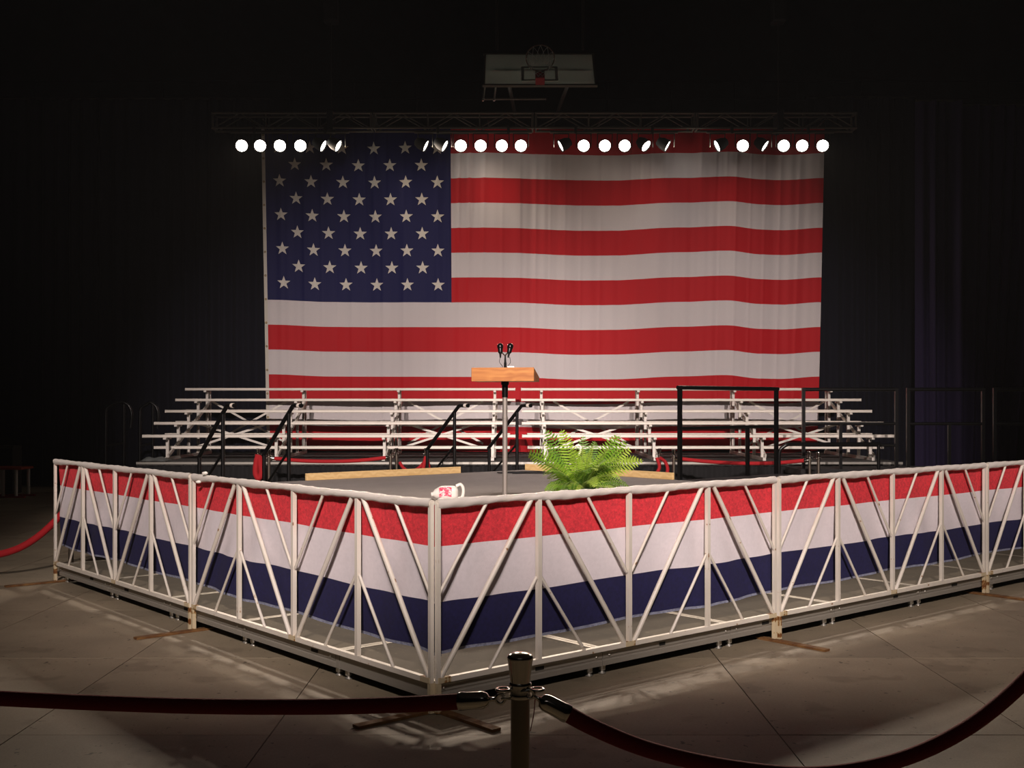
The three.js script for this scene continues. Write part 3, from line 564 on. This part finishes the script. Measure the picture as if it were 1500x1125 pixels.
// ---------------------------------------------------------------- stanchions and ropes
const stGeo = {
  base: lathe([[0.001, 0.035], [0.03, 0.034], [0.12, 0.022], [0.155, 0.008], [0.158, 0]], 28),
  post: lathe([[0.0235, 0.03], [0.0235, 0.855]], 20),
  collar: lathe([[0.024, 0.855], [0.028, 0.857], [0.028, 0.865], [0.0262, 0.867], [0.0262, 0.885], [0.028, 0.887], [0.028, 0.893], [0.0245, 0.895]], 20),
  crown: lathe([[0.0245, 0.895], [0.026, 0.91], [0.0305, 0.945], [0.0325, 0.952], [0.0325, 0.958], [0.030, 0.962], [0.022, 0.966], [0.012, 0.968], [0.001, 0.9685]], 24),
};
function stanchion(label, x, d, group, s = 1) {
  const t = thing('stanchion', label, 'stanchion', [x, 0, -d], 0, group); t.scale.setScalar(s);
  part(t, 'base', stGeo.base, M.steelPost); part(t, 'post', stGeo.post, M.steelPost); part(t, 'collar', stGeo.collar, M.chrome); part(t, 'crown', stGeo.crown, M.chrome, 'flared chrome crown');
  part(t, 'hook_ring', [new THREE.TorusGeometry(0.016, 0.0045, 6, 14).rotateX(Math.PI / 2).translate(0.042, 0.876, 0), new THREE.TorusGeometry(0.016, 0.0045, 6, 14).rotateX(Math.PI / 2).translate(-0.042, 0.876, 0)], M.chrome);
  return t;
}
function rope(label, pts, r, mat, ends = [1, 1], group) {
  const t = thing('velvet_rope', label, 'rope', [0, 0, 0], 0, group), c = new THREE.CatmullRomCurve3(pts, false, 'centripetal');
  part(t, 'cord', pipe(c.getPoints(60), r, 110, 14), mat);
  ends.forEach((e, k) => {
    if (!e) return;
    const p = c.getPoint(k), d = c.getTangent(k).multiplyScalar(k ? 1 : -1).normalize();
    const f = (a) => p.clone().addScaledVector(d, a);
    const g = lathe([[r * 0.9, -0.012], [r * 1.12, -0.012], [r * 1.14, 0.0], [r * 1.08, 0.004], [r * 1.06, 0.05], [r * 0.8, 0.062], [r * 0.35, 0.066], [0.005, 0.075], [0.005, 0.085]], 18).applyQuaternion(new THREE.Quaternion().setFromUnitVectors(V(0, 1, 0), d)).translate(p.x, p.y, p.z);
    const fer = part(t, 'end_ferrule', g, M.chrome, 'chrome rope end');
    part(fer, 'snap_hook', [new THREE.TorusGeometry(0.011, 0.004, 6, 14).translate(...f(0.095).toArray()), new THREE.TorusGeometry(0.010, 0.0035, 6, 14).rotateX(1.3).translate(...f(0.108).toArray())], M.chrome);
  });
  return t;
}
const FS = 2.8;
stanchion('chrome stanchion standing alone in front of the barricade corner', (762 - 750) / FOCAL * FS, FS);
rope('dark red velvet rope hanging nearly level from the chrome stanchion', [at(679, 1027, 2.82), at(600, 1031.5, 2.85), at(480, 1035, 2.9), at(300, 1034.5, 2.95), at(130, 1029, 3.0), at(0, 1023, 3.03), at(-110, 1017, 3.06)], 0.0205, M.velvet);
stanchion('chrome stanchion holding the outer end of the level rope', (-172 - 750) / FOCAL * 3.08, 3.08);
rope('dark red velvet rope sagging low from the chrome stanchion', [at(826, 1043, 2.78), at(870, 1066, 2.78), at(950, 1098, 2.8), at(1080, 1126, 2.85), at(1200, 1134, 2.9), at(1320, 1112, 2.95), at(1420, 1064, 3.0), at(1500, 998, 3.04), at(1540, 950, 3.06)], 0.0205, M.velvet);
stanchion('chrome stanchion holding the outer end of the sagging rope', 1.475 + 0.06, 3.08);
single('loose_thread', pipe([at(784, 1023, 2.79), at(782, 1045, 2.79), at(777, 1071, 2.79)], 0.0012, 16, 5), M.velvet, 'thin dark string dangling beside the stanchion collar', 'string');
rope('bright red rope curving down beside the free end of the barricade', [at(100, 742, 10.6), at(76, 768, 10.5), at(50, 790, 10.4), at(20, 806, 10.3), at(-20, 814, 10.2), at(-80, 806, 10.1), at(-130, 786, 10.05)], 0.032, M.velvetBright, [0, 0]);
stanchion('chrome stanchion hidden behind the free end of the barricade', (104 - 750) / FOCAL * 10.62, 10.62);
// small stanchions along the riser
{
  const D = 16.9, X = (p) => (p - 750) / FOCAL * D, g = 'chrome stanchions along the riser';
  const spots = [[378, 17.0, 'with a red rope bunched on it, by the outer stairs'], [394, 16.62, 'carrying the taut red rope by the outer stairs'], [572, 16.85, 'at the inner end of the taut rope before the star field side bleacher'], [581, 17.22, 'close to the inner stairs, end of a short sagging rope'], [624, 17.2, 'behind the inner stairs with a hanging red rope'], [966, 17.1, 'with a looped red rope beside the guard rail'], [987, 16.75, 'carrying the taut red rope beside the guard rail'], [1186, 16.15, 'at the side platform end of the taut rope'], [1199, 15.8, 'beside the side platform, last of the riser row']];
  for (const [p, d, l] of spots) stanchion('chrome stanchion ' + l, (p - 750) / FOCAL * d, d, g, 0.96);
  const pt = (p, y, d = D) => V((p - 750) / FOCAL * d, y, -d), rg = 'red ropes along the riser';
  rope('taut bright red rope in front of the star field side bleacher', [pt(401, 0.80, 16.63), pt(440, 0.762, 16.7), pt(485, 0.748, 16.75), pt(530, 0.762, 16.8), pt(566, 0.80, 16.85)], 0.028, M.velvetBright, [1, 1], rg);
  rope('taut bright red rope between guard rail and side platform', [pt(994, 0.79, 16.73), pt(1040, 0.75, 16.6), pt(1090, 0.735, 16.45), pt(1140, 0.75, 16.3), pt(1179, 0.79, 16.17)], 0.028, M.velvetBright, [1, 1], rg);
  rope('short sagging red rope behind the inner stairs', [pt(585, 0.72, 17.14), pt(592, 0.62, 17.14), pt(602, 0.58, 17.14), pt(612, 0.62, 17.14), pt(620, 0.7, 17.14)], 0.024, M.velvetBright, [0, 0], rg);
  rope('red rope bunched and hanging by the outer stairs', [pt(378, 0.84, 16.93), pt(375, 0.7, 16.92), pt(375, 0.54, 16.91), pt(379, 0.49, 16.9), pt(382.5, 0.56, 16.9), pt(381.5, 0.7, 16.91), pt(380, 0.82, 16.93)], 0.042, M.velvetBright, [0, 0], rg);
  rope('red rope bunched and hanging behind the inner stairs', [pt(624, 0.8, 17.13), pt(620, 0.64, 17.1), pt(620, 0.52, 17.1), pt(624, 0.47, 17.1), pt(628, 0.55, 17.1), pt(626, 0.76, 17.13)], 0.03, M.velvetBright, [0, 0], rg);
  rope('red rope hung in a loop beside the guard rail', [pt(962, 0.8, 16.85), pt(966, 0.66, 16.83), pt(962, 0.55, 16.82), pt(965, 0.48, 16.82), pt(973, 0.5, 16.82), pt(978, 0.62, 16.84), pt(974, 0.74, 16.85), pt(966, 0.8, 16.85)], 0.026, M.velvetBright, [0, 0], rg);
}

// ---------------------------------------------------------------- lectern
{
  const D = 9.2, k = D / FOCAL, x = (741 - 750) * k, t = thing('lectern', 'wooden topped lectern on a slim metal pole with stage carpet below', 'lectern', [x, HS, -D], -0.14);
  const yb = EYE - (558.5 - HORIZON) * k - HS, yt = EYE - (540 - HORIZON) * k - HS, w = 90 * k;
  const s = new THREE.Shape(); s.moveTo(0, 0); s.lineTo(0.36, 0); s.lineTo(0.36, 0.035); s.lineTo(0, yt - yb); s.lineTo(0, 0);  // side view, deep side toward the audience
  part(t, 'wooden_top', boxUV(new THREE.ExtrudeGeometry(s, { depth: w, bevelEnabled: true, bevelSize: 0.003, bevelThickness: 0.003, bevelSegments: 1 }).rotateY(Math.PI / 2).translate(-w / 2, yb, 0.18)), M.oak, 'oak front board and slanted reading top');
  part(t, 'collar', [rod(V(0, yb - 0.03, 0.05), V(0, yb, 0.05), 0.032, 16), rod(V(0, yb - 0.13, 0.05), V(0, yb - 0.03, 0.05), 0.0245, 16)], M.blackPipe);
  part(t, 'pole', [rod(V(0, 0.02, 0.05), V(0, yb - 0.13, 0.05), 0.0205, 18), rod(V(0, yb - 0.3, 0.05), V(0, yb - 0.285, 0.05), 0.024, 18)], M.poleSteel);
  part(t, 'base', lathe([[0.001, 0.03], [0.03, 0.03], [0.2, 0.018], [0.23, 0.006], [0.232, 0]], 28).translate(0, 0, 0.05), M.blackMatte);
  const py = yt + HS;
  // microphones clipped on a short stand, belongs to the lectern top but lifts away
  const m = thing('microphone_pair', 'pair of black microphones on a short gooseneck above the lectern', 'microphone', [x - 0.004, HS + yt - 0.012, -D + 0.12]);
  part(m, 'stem', [rod(V(0, 0, 0), V(0, 0.055, 0), 0.011, 12), rod(V(0, 0.055, 0), V(0, 0.115, 0), 0.009, 12, 0.006)], M.blackPipe);
  part(m, 'yoke', [rod(V(0, 0.112, 0), V(-0.033, 0.14, 0), 0.005, 8), rod(V(0, 0.112, 0), V(0.02, 0.14, 0), 0.005, 8)], M.chrome, 'bright metal fork');
  for (const [sd, px, tilt] of [[-1, -0.04, 0.02], [1, 0.036, -0.18]]) {
    const mic = part(m, 'microphone', lathe([[0.001, -0.1], [0.006, -0.1], [0.009, -0.06], [0.013, -0.045], [0.018, -0.04], [0.019, 0.0], [0.0215, 0.004], [0.022, 0.012], [0.0245, 0.02], [0.025, 0.036], [0.021, 0.054], [0.012, 0.064], [0.001, 0.067]], 18).scale(1, 0.72, 1).rotateZ(tilt).rotateX(-0.25).translate(px, 0.165, 0), M.blackPipe);
    part(m, 'clip', rod(V(px * 0.7, 0.136, 0), V(px, 0.16, 0), 0.012, 10), M.blackPipe);
    part(m, 'cable', pipe([V(px, 0.1, 0), V(px * 1.15, 0.06, 0), V(px * 0.6, 0.03, 0), V(px * 0.25, 0.0, 0)], 0.0022, 20, 5), M.blackMatte);
  }
  const pp = single('note_card', rbox(0.055, 0.012, 0.06, 0, 0, 0, 0.002), M.whitePlastic, 'small pale note card on the lectern edge', 'paper'); pp.position.set(x + 0.04, HS + yt + 0.004, -D + 0.13); pp.rotation.x = -0.2;
}

// ---------------------------------------------------------------- fern
{
  const D = 10.6, x = (852 - 750) / FOCAL * D, t = thing('potted_fern', 'bushy bright green fern in a hanging pot on the stage', 'fern', [x, HS, -D]);
  part(t, 'pot', lathe([[0.001, 0], [0.1, 0], [0.13, 0.15], [0.137, 0.16], [0.125, 0.165], [0.12, 0.15]], 24), M.pot);
  part(t, 'soil', new THREE.CircleGeometry(0.122, 20).rotateX(-Math.PI / 2).translate(0, 0.15, 0), M.soil);
  const HY = 0.5, HX = -0.03, hk = part(t, 'hanger_hook', pipe([V(HX - 0.018, HY - 0.09, 0.02), V(HX - 0.004, HY - 0.045, 0.02), V(HX + 0.014, HY - 0.01, 0.02), V(HX + 0.022, HY + 0.028, 0.02), V(HX + 0.008, HY + 0.052, 0.02), V(HX - 0.018, HY + 0.05, 0.02), V(HX - 0.036, HY + 0.026, 0.02)], 0.0105, 40, 8), M.whitePlastic, 'white plastic hanging hook');
  for (const a of [0.3, 2.4, 4.5]) part(hk, 'hanger_strand', rod(V(HX - 0.018, HY - 0.09, 0.02), V(0.12 * Math.cos(a), 0.16, 0.12 * Math.sin(a)), 0.0025, 5), M.whitePlastic);
  function frond(az, lift, len, droop, roll) {
    const cx = Math.cos(az), cz = Math.sin(az), n = 21, spine = [];
    for (let i = 0; i <= n; i++) {
      const s = i / n, ang = lift - droop * s * s, prev = spine[i - 1];
      spine.push(prev ? V(prev.x + Math.cos(ang) * cx * len / n, prev.y + Math.sin(ang) * len / n, prev.z + Math.cos(ang) * cz * len / n) : V(0.05 * cx, 0.15, 0.05 * cz));
    }
    const pos = [], uv = [], side0 = V(-cz, 0, cx);
    for (let i = 2; i < n; i++) for (const sd of [-1, 1]) for (const h of [0]) {
      const s = (i + h) / n, T = spine[Math.min(n, i + 1)].clone().sub(spine[i]).normalize(), N = side0.clone().cross(T).normalize(), side = side0.clone().multiplyScalar(Math.cos(roll)).addScaledVector(N, Math.sin(roll)).multiplyScalar(sd).addScaledVector(N, 0.12 * Math.cos(roll)).normalize();
      const p = spine[i].clone().lerp(spine[Math.min(n, i + 1)], h), w = 0.088 * Math.pow(Math.sin(Math.PI * Math.min(1, 0.12 + s * 0.88)), 0.6) * (len / 0.5) * rr(0.85, 1.12), q = len / n * 0.36;
      const tip = p.clone().addScaledVector(side, w).addScaledVector(T, w * 0.34).addScaledVector(N, -0.006 * rr(0, 2)), m1 = p.clone().addScaledVector(side, w * 0.55).addScaledVector(T, q + w * 0.15), m0 = p.clone().addScaledVector(side, w * 0.55).addScaledVector(T, -q * 0.8 + w * 0.15), b1 = p.clone().addScaledVector(T, q * 0.6), b0 = p.clone().addScaledVector(T, -q * 0.6);
      for (const k of [b0, m0, b1, m0, m1, b1, m0, tip, m1]) { pos.push(k.x, Math.max(k.y, 0.008), k.z); uv.push(0, 0); }
    }
    const g = new THREE.BufferGeometry(); g.setAttribute('position', new THREE.Float32BufferAttribute(pos, 3)); g.setAttribute('uv', new THREE.Float32BufferAttribute(uv, 2)); g.computeVertexNormals();
    const f = part(t, 'frond', g, M.leaf[Math.floor(rnd() * 4)]);
    part(f, 'stalk', pipe(spine.filter((_, i) => i % 4 === 0 || i === n).map((p) => V(p.x, Math.max(p.y, 0.006), p.z)), 0.0024, 20, 5), M.stem);
  }
  // the tall fronds one can tell apart (screen plane is x-y at the fern's distance)
  for (const [az, l, len, dr] of [[3.1, 1.18, 0.62, 0.25], [2.7, 1.35, 0.58, 0.2], [3.4, 1.05, 0.55, 0.3], [3.14, 0.78, 0.56, 0.5], [2.9, 0.9, 0.6, 0.7], [-1.4, 1.45, 0.5, 0.1], [1.0, 1.4, 0.42, 0.3], [0.1, 1.12, 0.58, 0.15], [-0.3, 1.0, 0.6, 0.1], [0.25, 0.95, 0.58, 0.2], [0.0, 0.85, 0.56, 0.3], [0.2, 0.65, 0.6, 0.5], [-0.2, 0.72, 0.58, 0.6]]) frond(az, l, len, dr, Math.abs(Math.cos(az)) > 0.7 ? rr(0.9, 1.4) * (Math.cos(az) > 0 ? 1 : -1) : rr(-0.3, 0.3));
  for (let i = 0; i < 18; i++) frond(i * 2.39996 + 0.7, rr(0.7, 1.3), rr(0.38, 0.52), rr(0.2, 0.9), rr(-0.7, 0.7));
  for (let i = 0; i < 58; i++) frond(i * 2.39996 + rr(-0.2, 0.2), rr(0.25, 1.2), rr(0.3, 0.46), rr(0.8, 2.3), rr(-0.7, 0.7));
}

// ---------------------------------------------------------------- jug, cable
{
  const D = 10.9, x = (659 - 750) / FOCAL * D, t = thing('plastic_jug', 'white plastic jug with pink label lying on the stage', 'jug', [x, HS, -D], 0.12);
  part(t, 'body', [rbox(0.2, 0.135, 0.13, -0.02, 0.085, 0, 0.045), orient(lathe([[0.062, -0.035], [0.045, 0.01], [0.022, 0.03], [0.02, 0.05]], 20), V(-0.11, 0.08, 0), V(-0.15, 0.075, 0))], M.whitePlastic);
  part(t, 'handle', pipe([V(0.06, 0.15, 0), V(0.10, 0.165, 0), V(0.125, 0.14, 0), V(0.13, 0.09, 0), V(0.115, 0.04, 0), V(0.07, 0.03, 0)], 0.016, 40, 10), M.whitePlastic);
  part(t, 'label_panel', sheet(14, 6, (u, v) => V(-0.108 + 0.12 * u, 0.139 - 0.09 * v + 0.012 * Math.sin(u * 3), 0.0668), (u, v) => [u, v]), S({ map: tex(128, 1, (u, v) => { const k = fbm(u, v, 9, 611); return k > 0.58 ? [0.86, 0.2, 0.36] : k > 0.46 ? [0.93, 0.55, 0.62] : [0.95, 0.9, 0.88]; }), roughness: 0.5, side: THREE.DoubleSide }), 'pink and red printed label');
  const c = at(772, 0, 15.4), pts = []; for (let i = 0; i < 26; i++) pts.push(V(c.x + 0.28 * Math.sin(i * 0.9) + 0.015 * i - 0.2, HS + 0.012 + 0.004 * (i % 3), c.z + 0.12 * Math.cos(i * 1.3)));
  single('cable_coil', pipe(pts, 0.008, 160, 6), M.blackMatte, 'tangled black cable lying near the rear stage corner', 'cable');
}

// ---------------------------------------------------------------- basketball backboard folded up above the truss
{
  const D = 18.5, p = at(791, 125, D), tilt = -46 * Math.PI / 180;
  const t = thing('basketball_hoop', 'glass basketball backboard with rim folded up near the roof', 'basketball hoop', [p.x, p.y, p.z]);
  t.rotation.x = tilt;
  const W = 1.83, Hb = 1.07;
  part(t, 'glass', box(W, Hb, 0.012, 0, Hb / 2, 0), M.glass, 'scratched glass board');
  part(t, 'board_frame', [box(W + 0.05, 0.045, 0.04, 0, 0, -0.005), box(W + 0.05, 0.03, 0.04, 0, Hb, -0.005), box(0.03, Hb, 0.04, -W / 2, Hb / 2, -0.005), box(0.03, Hb, 0.04, W / 2, Hb / 2, -0.005)], M.truss);
  part(t, 'target_square', [box(0.61, 0.05, 0.004, 0, 0.6, 0.009), box(0.61, 0.05, 0.004, 0, 0.16, 0.009), box(0.05, 0.45, 0.004, -0.28, 0.38, 0.009), box(0.05, 0.45, 0.004, 0.28, 0.38, 0.009)], M.frosted);
  part(t, 'rim_mount', rbox(0.15, 0.24, 0.14, 0, 0.1, 0.075, 0.01), M.red, 'red rim mount');
  const rim = part(t, 'rim', [new THREE.TorusGeometry(0.229, 0.011, 8, 36).rotateX(Math.PI / 2).translate(0, 0.17, 0.39), rod(V(-0.05, 0.17, 0.14), V(-0.08, 0.17, 0.18), 0.01), rod(V(0.05, 0.17, 0.14), V(0.08, 0.17, 0.18), 0.01)], M.rimPaint);
  const net = [];
  for (let k = 0; k < 12; k++) for (const s of [-1, 1]) { const a = k * Math.PI / 6, f = (aa, r, y) => V(r * Math.cos(aa), y, 0.39 + r * Math.sin(aa)); net.push(pipe([f(a, 0.225, 0.165), f(a + s * 0.26, 0.18, 0.03), f(a + s * 0.52, 0.14, -0.1), f(a + s * 0.78, 0.13, -0.2)], 0.0035, 10, 4)); }
  part(rim, 'net', net, M.frosted, 'cord net');
  for (const s of [-1, 1]) part(t, 'support_arm', rod(V(s * 0.55, 0.5, -0.03), V(s * 0.35, 3.2, -2.6), 0.035, 8), M.steelDark);
  part(t, 'cross_tube', [rod(V(-0.95, -0.12, -0.18), V(0.1, -0.12, -0.18), 0.015, 8), rod(V(-0.8, 0.55, -0.06), V(0.8, 0.55, -0.06), 0.03, 8)], M.truss);
  for (const x of [-0.9, -0.72]) part(t, 'bracket', rod(V(x, 0.1, -0.03), V(x - 0.03, -0.22, -0.16), 0.014, 8), M.aluBright);
}
for (const [x, w] of [[-0.9, 'one'], [0.9, 'other']]) {
  const b = at(791 + x * 70, 40, 20.2); single('hanger_rod', rod(V(b.x, b.y - 0.4, b.z), V(b.x, 14.9, b.z), 0.03, 8), M.steelDark, 'dark ceiling rod carrying the folded backboard, on the ' + (x < 0 ? 'starry' : 'striped') + ' side', 'rod', 'backboard hanger rods');
}

// ---------------------------------------------------------------- dim corner beyond the free end of the barricade
{
  const D = 19.5, c = at(14, 720, D), t = thing('small_table', 'small table with red edged top and white legs in the dark', 'table', [c.x, 0, c.z]);
  const k = D / FOCAL;
  part(t, 'table_top', rbox(0.62, 0.04, 0.5, 0, 0.5, 0, 0.01), M.orange);
  for (const [x, z] of [[-0.24, 0.2], [-0.02, 0.2], [0.2, 0.2], [0.24, -0.2], [-0.24, -0.2]]) part(t, 'leg', rod(V(x, 0.03, z), V(x, 0.48, z), 0.03, 8), M.whitePlastic);
  part(t, 'foot_rail', [box(0.7, 0.03, 0.06, 0, 0.016, 0.2), box(0.7, 0.03, 0.06, 0, 0.016, -0.2)], M.red);
  const s = at(14, 640, 20.3), b = thing('loudspeaker', 'grey boxy loudspeaker standing behind the small table', 'speaker', [s.x, 0, s.z]);
  part(b, 'cabinet', rbox(0.3, 0.86, 0.35, 0, 0.43, 0, 0.02), M.steelDark);
  part(b, 'grille', box(0.25, 0.75, 0.01, 0, 0.44, 0.178), M.blackMatte);
}
renderer.render(scene, camera);
